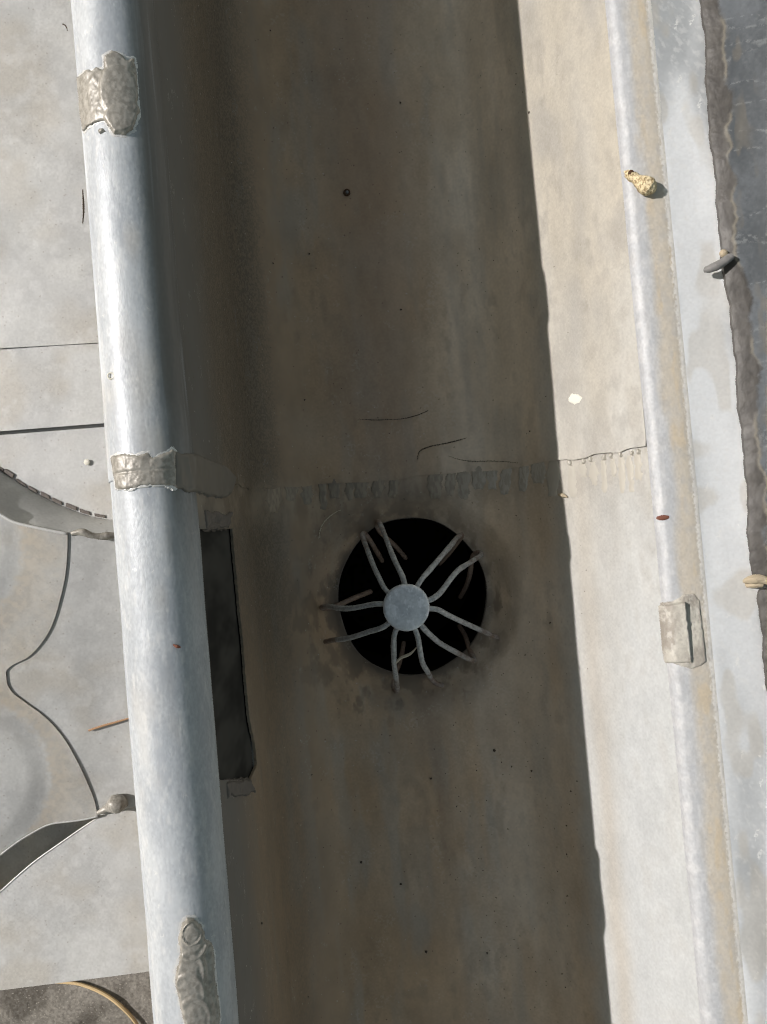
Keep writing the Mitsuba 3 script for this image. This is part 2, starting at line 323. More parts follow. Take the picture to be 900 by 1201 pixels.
def disp(s, y):
    """hand-dressed metal: waves of a few tenths of a millimetre, dents, the dish round the outlet (normal displacement)"""
    s, y = np.broadcast_arrays(s, y); p3 = np.stack([s * 14, y * 9, s * 0 + 3.3], -1)
    h = .0009 * (meshkit.fbm(p3, 2, 3) - .5) + .0005 * (meshkit.fbm(np.stack([s * 60, y * 40, s * 0], -1), 2, 5) - .5)
    rim = s < PS[IDX[1]]
    h = np.where(rim, h * 1.0, h)
    wall = (s >= PS[IDX[1]]) & (s < PS[IDX[1] + 105])
    fl = s > PS[IDX[3]]
    h = np.where(fl, h * 1.6, h)
    X = np.interp(s, PS, PROF[:, 0]); Z = np.interp(s, PS, PROF[:, 1])
    r = np.hypot(X - HC[0], y - HC[1]); t = np.clip((r - .045) / .024, 0, 1)
    dish = -.0100 * (1 - t * t * (3 - 2 * t)); h = h + np.where((Z < .02) & ~rim & (s < PS[IDX[2]]), dish, 0)
    return h
def P(s, y, off=0.0):
    s, y = np.broadcast_arrays(np.asarray(s, float), np.asarray(y, float))
    h = disp(s, y) + off
    n = np.stack([np.interp(s, PS, PN[:, k]) for k in (0, 1)], -1); n /= np.maximum(np.linalg.norm(n, axis=-1, keepdims=True), 1e-9)
    return np.stack([np.interp(s, PS, PROF[:, 0]) + n[..., 0] * h, y, np.interp(s, PS, PROF[:, 1]) + n[..., 1] * h], -1)
def hit(px, py):
    """(s, y) of the gutter's surface at a place of the photograph"""
    d = ray(px, py); A, B = PROF[:-1], PROF[1:]
    e = B - A; den = d[0] * e[:, 1] - d[2] * e[:, 0]
    w0, w1 = A[:, 0] - CAM[0], A[:, 1] - CAM[2]
    t = (w0 * e[:, 1] - w1 * e[:, 0]) / np.where(abs(den) < 1e-12, 1e-12, den)
    u = (w0 * d[2] - w1 * d[0]) / np.where(abs(den) < 1e-12, 1e-12, den)
    ok = (u >= 0) & (u <= 1) & (t > .05); k = np.where(ok, t, 9).argmin()
    return PS[k] + u[k] * (PS[k + 1] - PS[k]), CAM[1] + t[k] * d[1]
def at(px, py, off=0.0):
    s, y = hit(px, py); return P(s, y, off)
def ys(lo, hi):
    g = np.r_[np.arange(-.62, -.36, .01), np.arange(-.36, .36, .0016), np.arange(.36, .6201, .01)]
    return np.r_[lo, g[(g > lo + .0004) & (g < hi - .0004)], hi]
def sweep(i0, i1, lo, hi, thick, off=0.0, wob=None, step=1):
    s = PS[i0:i1][::step]; s = np.r_[s, PS[i1 - 1]] if s[-1] != PS[i1 - 1] else s
    y = ys(lo, hi); S, Y = np.meshgrid(s, y, indexing='ij')
    if wob is not None: Y = wob(S, Y)
    o = off(S, Y) if callable(off) else off
    return grid_solid(P(S, Y, o), P(S, Y, o - thick))
def segdist(pt, poly):
    """signed distance of points (n, 2) to a closed polygon, positive inside"""
    a, b = poly, np.roll(poly, -1, 0); d = np.full(len(pt), 9.0); ins = np.zeros(len(pt), bool)
    for p, q in zip(a, b):
        e = q - p; t = np.clip(((pt - p) @ e) / max(e @ e, 1e-18), 0, 1)
        d = np.minimum(d, np.hypot(*(pt - p - t[:, None] * e).T))
        c = (p[1] > pt[:, 1]) != (q[1] > pt[:, 1]); ins ^= c & (pt[:, 0] < (q[0] - p[0]) * (pt[:, 1] - p[1]) / (q[1] - p[1] + 1e-18) + p[0])
    return np.where(ins, d, -d)
def patch(poly_px, thick, fall=.0012, detail=None, res=.00045, grow=0.0, base=0.0, rough=.0008, sy=None):
    """a lump of solder with the given outline, lying on the gutter's surface"""
    poly = np.array([hit(*p) if sy is None else p for p in poly_px]); lo, hi = poly.min(0) - .004 - grow, poly.max(0) + .004 + grow
    s, y = np.arange(lo[0], hi[0], res), np.arange(lo[1], hi[1], res); S, Y = np.meshgrid(s, y, indexing='ij')
    pt = np.stack([S.ravel(), Y.ravel()], 1); d = segdist(pt, poly) + grow
    d = d + rough * 2 * (meshkit.fbm(np.stack([pt[:, 0] * 420, pt[:, 1] * 420, pt[:, 0] * 0 + thick * 9000], -1), 3, 11) - .5)
    t = np.clip(d / fall, 0, 1); h = thick * np.sqrt(np.clip(t * (2 - t), 0, 1))
    if detail is not None: h = h + detail(pt, d, poly) * np.clip(d / fall, 0, 1)
    d, h = d.reshape(S.shape), h.reshape(S.shape)
    v = P(S, Y, base + np.where(d > 0, h, -.0012)).reshape(-1, 3); n, m = S.shape
    i, j = np.meshgrid(np.arange(n - 1), np.arange(m - 1), indexing='ij'); a = (i * m + j).ravel(); q = np.stack([a, a + m, a + m + 1, a + 1], 1)
    keep = (d.ravel()[q] > -res * 1.5).any(1); q = q[keep]
    f = np.vstack([q[:, [0, 1, 2]], q[:, [0, 2, 3]]]); t = trimesh.Trimesh(v, f, process=False); t.remove_unreferenced_vertices()
    if (t.face_normals[:, 2].mean()) < 0: t.invert()
    return t
def wrinkle(amp, fs, fy, seed=1):
    def f(pt, d, poly):
        n = meshkit.fbm(np.stack([pt[:, 0] * fs, pt[:, 1] * fy, pt[:, 0] * 0 + seed], -1), 3, seed)
        return amp * (1 - 2 * abs(2 * n - 1)) 
    return f

seam_n = lambda S: meshkit.noise(np.stack([S * 130, S * 0, S * 0 + 2.2], -1))
def seam_wob(S, Y):                                  # the upper sheet's cut edge is not quite straight
    k = np.clip(1 - (Y - SEAM_Y) / .01, 0, 1); return Y + k * (.0022 * (seam_n(S) - .5) + .05 * np.clip(S - PS[IDX[1]] - .09, -.05, .3) * 0)
lapf = lambda Y: .0006 * np.clip(1 - (Y - SEAM_Y - .018) / .025, 0, 1)
# ---- sheets
G = 'box_gutter'
tag(G, 'weathered grey metal gutter with rolled left rim and round outlet hole in its floor', 'gutter')
rim_i0, rim_i1 = 0, IDX[1]
rim_lo = sweep(rim_i0, rim_i1, -.62, SEAM_Y + .004, .0012)
rim_hi = sweep(rim_i0, rim_i1, SEAM_Y - .002, .62, .0012, lambda S, Y: lapf(Y))
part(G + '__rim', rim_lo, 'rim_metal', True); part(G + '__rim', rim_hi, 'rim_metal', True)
tri0, tri1 = IDX[1], IDX[2]
t_lo = sweep(tri0, tri1, -.62, SEAM_Y + .016, .0013)
t_hi = sweep(tri0, tri1, SEAM_Y, .62, .0005, lambda S, Y: lapf(Y) + .0011 * np.clip(1 - (Y - SEAM_Y) / .007, 0, 1) ** 1.5 * np.clip((S - (PS[IDX[2]] - .070)) / .01, 0, 1), seam_wob)
ang = np.linspace(0, 2 * np.pi, 160, endpoint=False)
HR = .0490 * np.array([1 + .010 * math.sin(2 * a + .6) + .008 * math.sin(3 * a + 2) + .006 * math.sin(7 * a) for a in ang])
hole = np.stack([HC[0] + HR * np.cos(ang) * .965, HC[1] + HR * np.sin(ang) * 1.03], 1)
cut = m3.Manifold.extrude(m3.CrossSection([hole]), .2).translate([0, 0, -.1])
sy1, sy2 = hit(270, 620)[1], hit(296, 908)[1]
slot_pts = [(sy1, .1618), (sy1, .0915)]
for k in np.linspace(0, 1, 60):
    yy = sy1 + (sy2 - sy1) * k
    slot_pts.append((yy, (.0910 - .003 * k) + .006 * (float(meshkit.fbm(np.array([k * 9., 1.3, 0.]), 4)) - .5) + .0006 * math.sin(k * 151) - .008 * max(0, min(1, (k - .78) * 9))  ))
slot_pts += [(sy2 - .001, .100), (sy2 * .3182 / .3815, .1618)]
sp = np.array(slot_pts)
cs = m3.CrossSection([sp]); 
if cs.area() < 1e-6: cs = m3.CrossSection([sp[::-1]])
slot = m3.Manifold.extrude(cs, .03)                  # local (y, z, x)
slot = slot.transform(np.array([[0, 0, 1, WALLX - .015], [1, 0, 0, 0], [0, 1, 0, 0]], float))
t_lo = from_m(to_m(t_lo) - cut - slot)
part(G + '__trough', t_lo, 'trough_metal', 30, 'lower gutter sheet with the outlet hole and the overflow slot')
part(G + '__trough', t_hi, 'trough_metal', 30, 'upper gutter sheet, brown with dirt, lapped over the lower one')
bead = sweep(IDX[2], IDX[3], -.62, .62, .0010)
part(G + '__back_bead', bead, 'bead_metal', 40, 'pale raised bead along the right edge with tan stains')
# ---- outlet hopper under the hole, overflow chute behind the slot
prof = np.array([[.0515, -.0125], [.054, -.024], [.066, -.07], [.066, -.26], [.0001, -.26]])
hop = trimesh.creation.revolve(prof, sections=64); hop.apply_translation([HC[0], HC[1], 0])
part(G + '__outlet_hopper', hop, 'recess_black', 30)
bx = lambda lo, hi: trimesh.creation.box(bounds=[lo, hi])
x0, x1 = WALLX - .0031, WALLX - .0014
ya, yb = min(sy1, sy2), max(sy1, sy2)
ch = trimesh.util.concatenate([bx([x0, ya - .003, .078], [x1, yb + .003, .0795]), 
                               bx([x0 + .0012, ya - .003, .0797], [x1, ya - .0015, .1476]), bx([x0 + .0012, yb + .0015, .0797], [x1, yb + .003, .1476])])
part(G + '__overflow_chute', ch, 'slot_grime', False)
part(G + '__chute_back', bx([x0, ya - .003, .0797], [x0 + .001, yb + .003, .1600]), 'slot_shade', False)
lipc = np.vstack([hole, hole[:2]]); lipc = np.stack([lipc[:, 0] * 1.0, lipc[:, 1], lipc[:, 0] * 0 - .0112], 1); lipc[:, :2] += (lipc[:, :2] - HC[:2]) * .012
part(G + '__outlet_lip', tube(lipc, .0011 * (1 + .5 * (meshkit.fbm(np.stack([np.cos(np.linspace(0, 2 * np.pi, 200)) * 4, np.sin(np.linspace(0, 2 * np.pi, 200)) * 4, np.zeros(200)], -1), 3) - .5)), 8, 200), 'dark_solder_shade', True)
# ---- solder
def blob_detail(blobs, ring=.00010):
    def f(pt, d, poly):
        h = np.zeros(len(pt))
        for (px, py, rx, ry, hh) in blobs:
            s, y = hit(px, py); r = np.hypot((pt[:, 0] - s) / rx, (pt[:, 1] - y) / ry); k = np.clip((1 - r) / .22, 0, 1)
            h = np.maximum(h, hh * (k * k * (3 - 2 * k)) + ring * np.cos(r * 17 + px) * (r < 1) * np.clip((r - .4) * 3, 0, 1))
        return h
    return f
p1 = [(92, 92), (104, 83), (121, 80), (122, 66), (131, 59), (141, 63), (148, 69), (158, 68), (160, 82), (161, 108), (163, 135), (160, 140), (157, 152), (148, 159), (134, 159), (129, 150), (122, 142), (113, 144), (98, 155), (95, 130)]
p2 = [(132, 536), (145, 532), (160, 533), (174, 530), (180, 537), (196, 530), (201, 526), (205, 529), (206, 572), (190, 569), (170, 570), (150, 575), (138, 573)]
p2b = [(203, 528), (212, 532), (232, 534), (250, 542), (262, 546), (270, 553), (276, 560), (271, 578), (262, 584), (240, 581), (215, 576), (203, 572)]
p3 = [(212, 1083), (219, 1075), (228, 1076), (237, 1086), (241, 1100), (249, 1106), (252, 1120), (253, 1150), (257, 1172), (259, 1190), (256, 1210), (250, 1230), (224, 1230), (216, 1201), (209, 1170), (205, 1150), (206, 1138), (211, 1120), (209, 1100)]
k = part(G + '__solder_patch', patch(p1, .0009, .0012, lambda pt, d, po: blob_detail([(141, 108, .0085, .012, .0008), (138, 72, .006, .006, .0006), (143, 142, .007, .0075, .0009), (118, 112, .006, .010, .0002)], 0)(pt, d, po) + wrinkle(.00012, 90, 70, 4)(pt, d, po), rough=.0010), 'solder', 50, 'topmost solder patch on the rim, partly green-stained')
part(G + '__solder_patch', patch(p2, .0006, .0013, lambda pt, d, po: wrinkle(.0002, 130, 40, 6)(pt, d, po) + .00018 * (meshkit.noise(np.stack([pt[:, 0] * 95, pt[:, 1] * 60, pt[:, 0] * 0], -1), 8) > .52) - .00038 * np.exp(-((pt[:, 1] - hit(165, 552)[1] - .02 * (pt[:, 0] - hit(165, 552)[0])) / .0005) ** 2), base=.0006), 'solder', 50, 'middle solder band wrapped over the rim at the seam')
part(G + '__solder_patch', patch(p3, .0005, .0013, lambda pt, d, po: blob_detail([(225, 1100, .0072, .0095, .0013), (225, 1092, .0042, .0055, .0019), (221, 1140, .0080, .011, .0011), (222, 1165, .0080, .012, .0014), (228, 1195, .0085, .013, .0016), (247, 1128, .0050, .012, .0003), (250, 1180, .004, .012, .0004)], .00034)(pt, d, po)), 'solder', 55, 'thick drip-shaped solder lump on the rim at the bottom')
part(G + '__solder_patch', patch(p2b, .0006, .002, wrinkle(.0007, 140, 60, 5), rough=.0012, base=.0006), 'wall_solder', 50, 'dull brown tail of the middle solder band on the gutter wall')
for pp, g in ((p1, .0009), (p2, .0006), (p3, .0007)):
    part(G + '__tinned_edge', patch(pp, .00018, .0008, grow=g, rough=.0014, base=.0006 * (pp is p2)), 'tinned', 50)
part(G + '__solder_spot', patch([(116, 151), (121, 150), (124, 154), (118, 158), (115, 155)], .001, .001, rough=.0003), 'solder', 50)
# solder at both ends of the overflow slot
sw = lambda z: PS[IDX[1]] + (rim_p[-1, 1] - .001 - z)
ysl = lambda y, z: y * (.48 - z) / .3815
def slot_end(y, sg, seed): return [(sw(.097 + .006 * meshkit.noise(np.array([k * 1.3, seed, 0.]))), y + sg * (.0005 if k % 2 else .001)) for k in range(1)] + [(sw(z), ysl(y, z) + sg * (.0004 + .0006 * (k % 2))) for k, z in enumerate(np.linspace(.100, .150, 8))] + [(sw(z), ysl(y, z) + sg * (.006 + .004 * float(meshkit.noise(np.array([k * .9, seed, 5.]))))) for k, z in enumerate(np.linspace(.150, .088, 10))]
part(G + '__slot_solder', patch(slot_end(max(sy1, sy2), 1, 1.5), .0006, .0012, wrinkle(.0008, 330, 330, 2), sy=1), 'dark_solder_shade', 50)
part(G + '__slot_solder', patch(slot_end(min(sy1, sy2), -1, 7.5), .0006, .0012, wrinkle(.0008, 330, 120, 9), sy=1), 'dark_solder_shade', 50)
# solder strokes across the lapped seam
def stroke(px, py0, py1, wpx, th, seed, lean=0.0, fall=.0062):
    r = np.random.default_rng(seed); n = 9; L, R = [], []
    for k in range(n):
        t = k / (n - 1); w = wpx * (.55 + .45 * math.sin(math.pi * (.12 + .8 * t))) * (1 + .12 * r.normal()); x = px + lean * t + .5 * r.normal(); y = py0 + (py1 - py0) * t
        L.append((x - w / 2, y)); R.append((x + w / 2, y))
    return patch(L + R[::-1], th, fall, res=.0006, rough=.0004)
sx = 322; i = 0
while sx < 655:
    if not 478 < sx < 500:
        y0 = 572 - (sx - 275) * 28 / 375 - 3
        y1 = y0 + rng.uniform(24, 44) * (1 if sx < 400 or sx > 560 else .85)
        part(G + '__solder_tab', stroke(sx, y0 - rng.uniform(1, 7), y1, rng.uniform(10, 19), rng.uniform(.0005, .00075), 100 + i, rng.uniform(-3, 3)), 'tab_solder', 50)
    sx += rng.uniform(13, 22); i += 1
for k, sx in enumerate([671, 684, 696, 708, 719, 729, 739, 748]):
    y0 = 547 - (sx - 655) * 17 / 98
    part(G + '__solder_tab', stroke(sx, y0 + 1, y0 + rng.uniform(18, 46), rng.uniform(6, 11), .0004, 300 + k, 1.5), 'tab_solder', 50)
    part(G + '__tack_and_shade_bar', stroke(sx + rng.uniform(-3, 3), y0 - 5, y0 + 2, rng.uniform(3.5, 6), .0016, 400 + k, 0, .0012), 'tab_solder', 50)
# clip on the bead: a pad with a plate lifted above it
pad = [(775, 707), (790, 705), (803, 697), (814, 696), (821, 704), (823, 725), (826, 750), (829, 776), (822, 781), (812, 785), (800, 782), (790, 778), (781, 778), (777, 745)]
part(G + '__clip_pad', patch(pad, .0007, .0010, wrinkle(.0003, 200, 60, 3), rough=.0005), 'clip_metal', 50)
part(G + '__clip_plate', patch([(776, 709), (803, 705), (805, 722), (808, 750), (811, 777), (783, 776), (779, 745)], .0011, .0007, lambda pt, d, po: .0002 * meshkit.noise(np.stack([pt[:, 0] * 300, pt[:, 1] * 150, pt[:, 0] * 0], -1)) + .0022 * np.clip((pt[:, 0] - po[:, 0].min()) / np.ptp(po[:, 0]), 0, 1) ** 1.5 * np.clip(.25 + .85 * (pt[:, 1] - po[:, 1].min()) / np.ptp(po[:, 1]), 0, 1), rough=.0005, base=.0007), 'clip_metal', 40, 'lifted metal tab with a dark slit along its right edge')

# ---------------------------------------------------------------- wire strainer
S_ = 'wire_strainer'
tag(S_, 'rusty wire strainer with a round grey cap standing in the outlet hole', 'drain strainer')
cc = W(477, 713, .050)
cp = np.array([[0.0001, .0012], [.004, .0013], [.010, .0008], [.0122, .0003], [.0131, -.0006], [.0132, -.0022], [.0126, -.003], [.0001, -.003]])
cap = trimesh.creation.revolve(cp[::-1], sections=56); cap = cap.subdivide(); 
cap.vertices[:, 2] += .0007 * (meshkit.fbm(cap.vertices * 160, 2, 4) - .5); cap.vertices[:, :2] *= (1 + .03 * (meshkit.noise(cap.vertices * [90, 90, 0]) - .5))[:, None]
cap.apply_transform(trimesh.transformations.rotation_matrix(.05, [1, .4, 0])); cap.apply_translation(cc)
part(S_ + '__cap', cap, 'cap_metal', 40)
LEGS = [  # attach, middle, outer, (return end, depth)
    ((454, 694), (440, 668), (424, 627), (449, 659), -.055), ((475, 684), (462, 655), (445, 611), (477, 656), -.06),
    ((491, 685), (520, 650), (541, 626), (514, 662), -.05), ((508, 703), (539, 667), (567, 651), (539, 702), -.07),
    ((509, 714), (533, 725), (583, 748), None, -.06), ((497, 737), (514, 753), (556, 777), (538, 733), -.075),
    ((463, 742), (462, 775), (467, 812), (474, 752), -.07), ((489, 743), (495, 775), (508, 800), (522, 803), -.002),
    ((454, 733), (415, 747), (384, 753), None, -.055), ((449, 708), (408, 714), (377, 711), (437, 693), -.045)]
for k, (a, b, c, e, zr) in enumerate(LEGS):
    A = W(*a, .046); d = (cc - A); d[2] = 0; d /= np.linalg.norm(d)
    B, Cc = W(*b, .033 + .003 * math.sin(k * 2.1)), W(*c, .0025)
    dd = Cc - B; dd[2] = 0; dd /= np.linalg.norm(dd)
    pts = [A + d * .007 + [0, 0, .0005], A + d * .002, A - d * .002 + [0, 0, -.0010], .55 * A + .45 * B - d * .0005, B, .5 * B + .5 * Cc, Cc - dd * .004 + [0, 0, .002], Cc + [0, 0, 0]]
    if e is None or zr > -.01:
        pts = pts[:-1] + [Cc - [0, 0, .003]] + ([Cc + dd * .0035 - [0, 0, .0065]] if e is None else [W(517, 805, .001), W(*e, .0005)])
        part(S_ + '__wire', tube(smooth_path(pts), .0016, 10, 50), 'wire', True); continue
    q = Cc + dd * .0015 + [0, 0, -.0045]; E = W(*e, zr * .55)
    sidev = np.array([-dd[1], dd[0], 0]) * .003 * (1 if k % 2 else -1)
    pts += [q + sidev * .5, Cc - dd * .004 + [0, 0, -.009] + sidev, .5 * (Cc + E) + sidev * .5, E]
    r = .00160 * np.ones(60) * (1 + .10 * (meshkit.fbm(np.stack([np.arange(60) * .21, np.zeros(60) + k, np.zeros(60)], -1), 2) - .5) * 2)
    part(S_ + '__wire', tube(smooth_path(pts), r, 10, 60), 'wire', True)
one('straw', tube([W(463, 781, .03), W(470, 772, .034), W(481, 767, .036), W(489, 759, .037)], [.0006, .0008, .0009, .0003], 6), 'pale_fibre', 'short pale straw caught on the wires below the strainer cap', 'straw')

# ---------------------------------------------------------------- flashing and slates
one('metal_flashing', sweep(IDX[3], IDX[4], -.62, .62, .0010), 'flashing_metal', 'blue-grey metal flashing strip between the raised bead and the dark slates', 'flashing', 40)
R_ = 'slate_roof'
tag(R_, 'dark slate roof with a brown broken edge along the right side', 'slate roof')
def roof_z(x): return np.interp(x, flash_p[:, 0], flash_p[:, 1]) + np.maximum(x - .32, 0) * .37
def make_slate(y0, y1, xe, lift, width):
    y = np.r_[np.arange(y0, y1, .0012), y1]; d = np.r_[0, 0, np.linspace(.0012, .014, 12), np.linspace(.018, width, 12)]
    Y, D = np.meshgrid(y, d, indexing='ij'); ed = slate_edge(Y * 1000, np.sin) / 1000; ln = (6.8 + slate_line(Y * 1000, np.sin)) / 1000
    ends = np.minimum(Y - y0, y1 - Y); ed = ed + .002 * np.exp(-ends / .003)
    X = xe + ed * np.exp(-D * 40) + D
    t = np.clip(D / np.maximum(ln, .004), 0, 1)
    h = .0026 + .0024 * t ** .8 + .00018 * (meshkit.fbm(np.stack([X * 300, Y * 130, X * 0], -1), 3, 6) - .5) * 2 * (D < .016) + .0006 * (meshkit.fbm(np.stack([X * 40, Y * 25, X * 0], -1), 3, 2) - .5)
    top = np.stack([X, Y, roof_z(X) + lift + h], -1); bot = np.stack([X, Y, roof_z(X) + lift + .0004 + 0 * h], -1)
    return grid_solid(top, bot)
jy = W(890, 689, .095)[1]
part(R_ + '__slate', make_slate(jy + .0012, .30, .183, .0006, .26), 'slate', 30, 'long upper slate whose edge carries the grey peg')
part(R_ + '__slate', make_slate(-.30, jy - .0012, .1842, .0006, .26), 'slate', 30)
part(R_ + '__slate', make_slate(.3022, .62, .183, .0006, .26), 'slate', 30); part(R_ + '__slate', make_slate(-.62, -.3022, .184, .0006, .26), 'slate', 30)
for ya_, yb_ in ((-.62, -.17), (-.168, .10), (.102, .62)): part(R_ + '__slate', make_slate(ya_, yb_, .36, .0075, .25), 'slate', 30)

# ---------------------------------------------------------------- sheet-metal cornice below the rim, left
C_ = 'metal_cornice'
tag(C_, 'grey sheet-metal cornice with a curved raised hood, left of the gutter rim', 'cornice')
XL, XR = -.56, -.0985
def line(p, q, z):                                  # a straight edge through two places, run out to the cornice's ends
    a, b = W(*p, z), W(*q, z); f = lambda x: a + (b - a) * (x - a[0]) / (b[0] - a[0]); return np.array([f(XL), f(-.35), f(-.25), f(-.17), f(XR)])
def loft(A, B, n, m, thick, wave=.0006, seed=0, bulge=None, drop=(0, 0, -1)):
    A, B = resample(A, n), resample(B, n); t = np.linspace(0, 1, m)[None, :, None]; G_ = A[:, None] * (1 - t) + B[:, None] * t
    if bulge is not None: G_ = G_ + bulge(G_, t)
    G_ = G_ + np.stack([0 * G_[..., 0], 0 * G_[..., 0], wave * 2 * (meshkit.fbm(np.stack([G_[..., 0] * 30, G_[..., 1] * 30, G_[..., 0] * 0 + seed], -1), 2, seed) - .5)], -1)
    return grid_solid(G_, G_ + np.array(drop) * thick)
zp = .0200
l405 = line((0, 409), (120, 402), zp); l500 = line((0, 507), (128, 497), zp)
top_edge = np.array([[x, .62, zp + .004] for x in l405[:, 0]])
part(C_ + '__panel', loft(l405 + [0, 0, .0012], top_edge + [0, 0, .0012], 70, 90, .0012, .0012, 1), 'sheet_metal', 40, 'top panel of the cornice')
part(C_ + '__band', loft(l500 + [0, 0, .0042], l405 + [0, .004, -.0004], 70, 24, .0014, .0003, 2), 'sheet_metal', 40, 'raised flat band with a dark gap under its lower edge')
part(C_ + '__band_edge', loft(l500 + [0, .0004, .0040], l405 + [0, -.0004, .0010], 40, 6, .0052, 0, 2), 'recess_black', 40) if False else None
ub = [W(-260, 370, zp), W(-150, 447, zp), W(-60, 517, zp), W(0, 552, zp), W(40, 577, zp), W(75, 594, zp), W(110, 606, zp), W(137, 610, zp), W(230, 613, zp)]
ut = [W(-260, 440, .058), W(-150, 520, .056), W(-60, 577, .053), W(0, 601, .050), W(20, 612, .049), W(45, 618, .048), W(80, 625, .046), W(137, 627, .042), W(230, 629, .039)]
lt = [W(-260, 1105, .036), W(-130, 1085, .034), W(-60, 1050, .0325), W(-20, 1021, .0315), W(0, 1003, .0310), W(10, 995, .0305), W(32, 980, .0290), W(65, 965, .0265), W(90, 962, .0250), W(115, 957, .0235), W(165, 945, .0230), W(225, 934, .0230)]
lb = [W(-260, 1150, zp), W(-130, 1122, zp), W(-60, 1088, zp), W(-20, 1062, zp), W(0, 1046, zp), W(20, 1028, zp), W(40, 1011, zp), W(75, 986, zp), W(98, 970, zp), W(115, 959, zp + .001), W(165, 946, zp + .001), W(225, 935, zp + .001)]
ubl = np.array(ub); l500u = np.array([l500[0], *[l500[0] + (l500[-1] - l500[0]) * t for t in (.3, .5, .65, .8, .9)], l500[-1]]) + [0, .012, -.0004]
ub_left = np.vstack([[[XL, ubl[0, 1] + .06, zp]], ubl])
part(C_ + '__panel', loft(ub_left + [0, -.012, -.0004], l500u + [0, 0, 0], 90, 40, .0012, .0005, 3), 'sheet_metal', 40, 'narrow panel between the band and the curved hood')
part(C_ + '__hood_face', loft(ub, ut, 110, 14, .0012, .0002, 4, drop=(0, -.6, -.6)), 'sheet_metal', 40, 'smooth grey curved face on the upper side of the hood')
cav = np.array(lt)[:10] * [1, 1, 0] + [0, .012, .0]; cav[:, 2] = np.linspace(-.012, .012, 10); cav2 = np.array(lb)[:10] * [1, 1, 0] + [0, -.012, 0]; cav2[:, 2] = np.linspace(-.014, .012, 10)
part(C_ + '__hood_cavity', loft(cav, cav2, 80, 16, .0012, .002, 5), 'sheet_metal', 40, 'dark hollow under the lower edge of the hood')
HOOD = (0, loft(lt, ut, 110, 70, .0011, .0007, 6))
part(C_ + '__hood_top', HOOD[1], 'sheet_metal', 40, 'hood sheet reaching to the rim')
low_edge = line((0, 1162), (180, 1139), zp)
lb2 = np.vstack([[[XL, lb[0][1] - .02, zp]], np.array(lb)[:]])
lb2 = lb2[lb2[:, 1] > low_edge[:, 1].max() + .004] if False else lb2
lowA = line((0, 1162), (180, 1139), zp + .0)
part(C_ + '__panel', loft(lowA, np.vstack([[[XL, lb[0][1] - .004, zp]], np.array(lb)]), 120, 60, .0012, .0005, 7), 'sheet_metal', 40, 'bottom panel of the cornice above the stone')
# lobed sheet lying on the hood
edge = [(80, 625.5), (80, 640), (78, 670), (72, 700), (61, 735), (48, 756), (33, 771), (14, 781), (8, 788), (9, 800), (14, 810), (30, 823), (48, 836), (64, 851), (78, 869), (90, 890), (102, 915), (113, 945), (115, 956)]
ut_r, lt_r = resample(ut, 400), resample(lt, 400)
from scipy.interpolate import LinearNDInterpolator, NearestNDInterpolator
HT = HOOD[1]; HT = HT.vertices[:len(HT.vertices) // 2]; H_lin, H_near = LinearNDInterpolator(HT[:, :2], HT[:, 2]), NearestNDInterpolator(HT[:, :2], HT[:, 2])
def hood_z(x, y):
    z = H_lin(x, y); return np.where(np.isnan(z), H_near(x, y), z)
E3 = []
for p in edge:
    z = .04
    for _ in range(8):
        w = W(*p, z); z = float(hood_z(w[0], w[1]))
    E3.append(w)
E3 = resample(E3, 150)
EX = np.interp(np.linspace(0, 1, 150), np.linspace(0, 1, 150), E3[:, 0])
rows = []
for k in range(150):
    xs = E3[k, 0] + (-.27 - E3[k, 0]) * np.linspace(0, 1, 60) ** 1.4
    # each row runs left along the hood between its two edges
    t = k / 149; yu, yl = np.interp(xs, ut_r[:, 0], ut_r[:, 1]), np.interp(xs, lt_r[:, 0], lt_r[:, 1])
    t0 = (E3[k, 1] - yl[0]) / (yu[0] - yl[0]); ysr = yl + (yu - yl) * np.clip(t0, .001, .999)
    rows.append(np.stack([xs, ysr, hood_z(xs, ysr) + .0011], 1))
rows = np.array(rows)
LOBES = []
for (px, py, rpx) in ((-70, 640, 100), (-62, 918, 108)):
    w = W(px, py, .045); LOBES.append((w[0] * 1000, w[1] * 1000, rpx * .435 / 902 * 1000, 9.0))
for (cx, cy, r, w) in LOBES:                          # each lobe is pressed up into a flat-topped disc
    d = np.hypot(rows[..., 0] * 1000 - cx, rows[..., 1] * 1000 - cy) - r; t = np.clip(-d / 13, 0, 1); rows[..., 2] += .0016 * t * t * (3 - 2 * t)
scene['lobe_metal'] = two(bump(ZB, 0.00016, pr(proc(lobe_col), .5, .08, .35)))
part(C_ + '__lobed_sheet', grid_solid(rows, rows + [0, 0, -.0006]), 'lobe_metal', 40, 'overlying sheet cut in two round lobes, brown-stained')
# bright turned edges, dark bars painted as shaded gaps, bead, rivet
def offs(c, d): return [np.array(p) + d for p in c]
part(C_ + '__turned_edge', tube(offs(ut[:7], [0, -.0004, .0022]), .0009, 8, 120), 'tinned', True, 'bright turned edge of the hood')
part(C_ + '__turned_edge', tube(offs(lt[:10], [0, 0, .0004]), .0007, 8, 120), 'tinned', True)
part(C_ + '__turned_edge', tube(offs(lb[:10], [0, 0, .0003]), .0005, 8, 120), 'tinned', True)
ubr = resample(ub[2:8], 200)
for k in range(12):  # dark bars standing in for the shaded gaps along the hood base
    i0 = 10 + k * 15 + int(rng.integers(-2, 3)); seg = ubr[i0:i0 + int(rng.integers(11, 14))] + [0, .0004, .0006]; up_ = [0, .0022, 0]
    if len(seg) > 3: part(C_ + '__tack_and_shade_bar', loft(seg, seg + up_ + [.0008 * rng.normal(), .0003 * rng.normal(), 0], 10, 4, .0012, .0005, k), 'dark_solder_shade', 30)
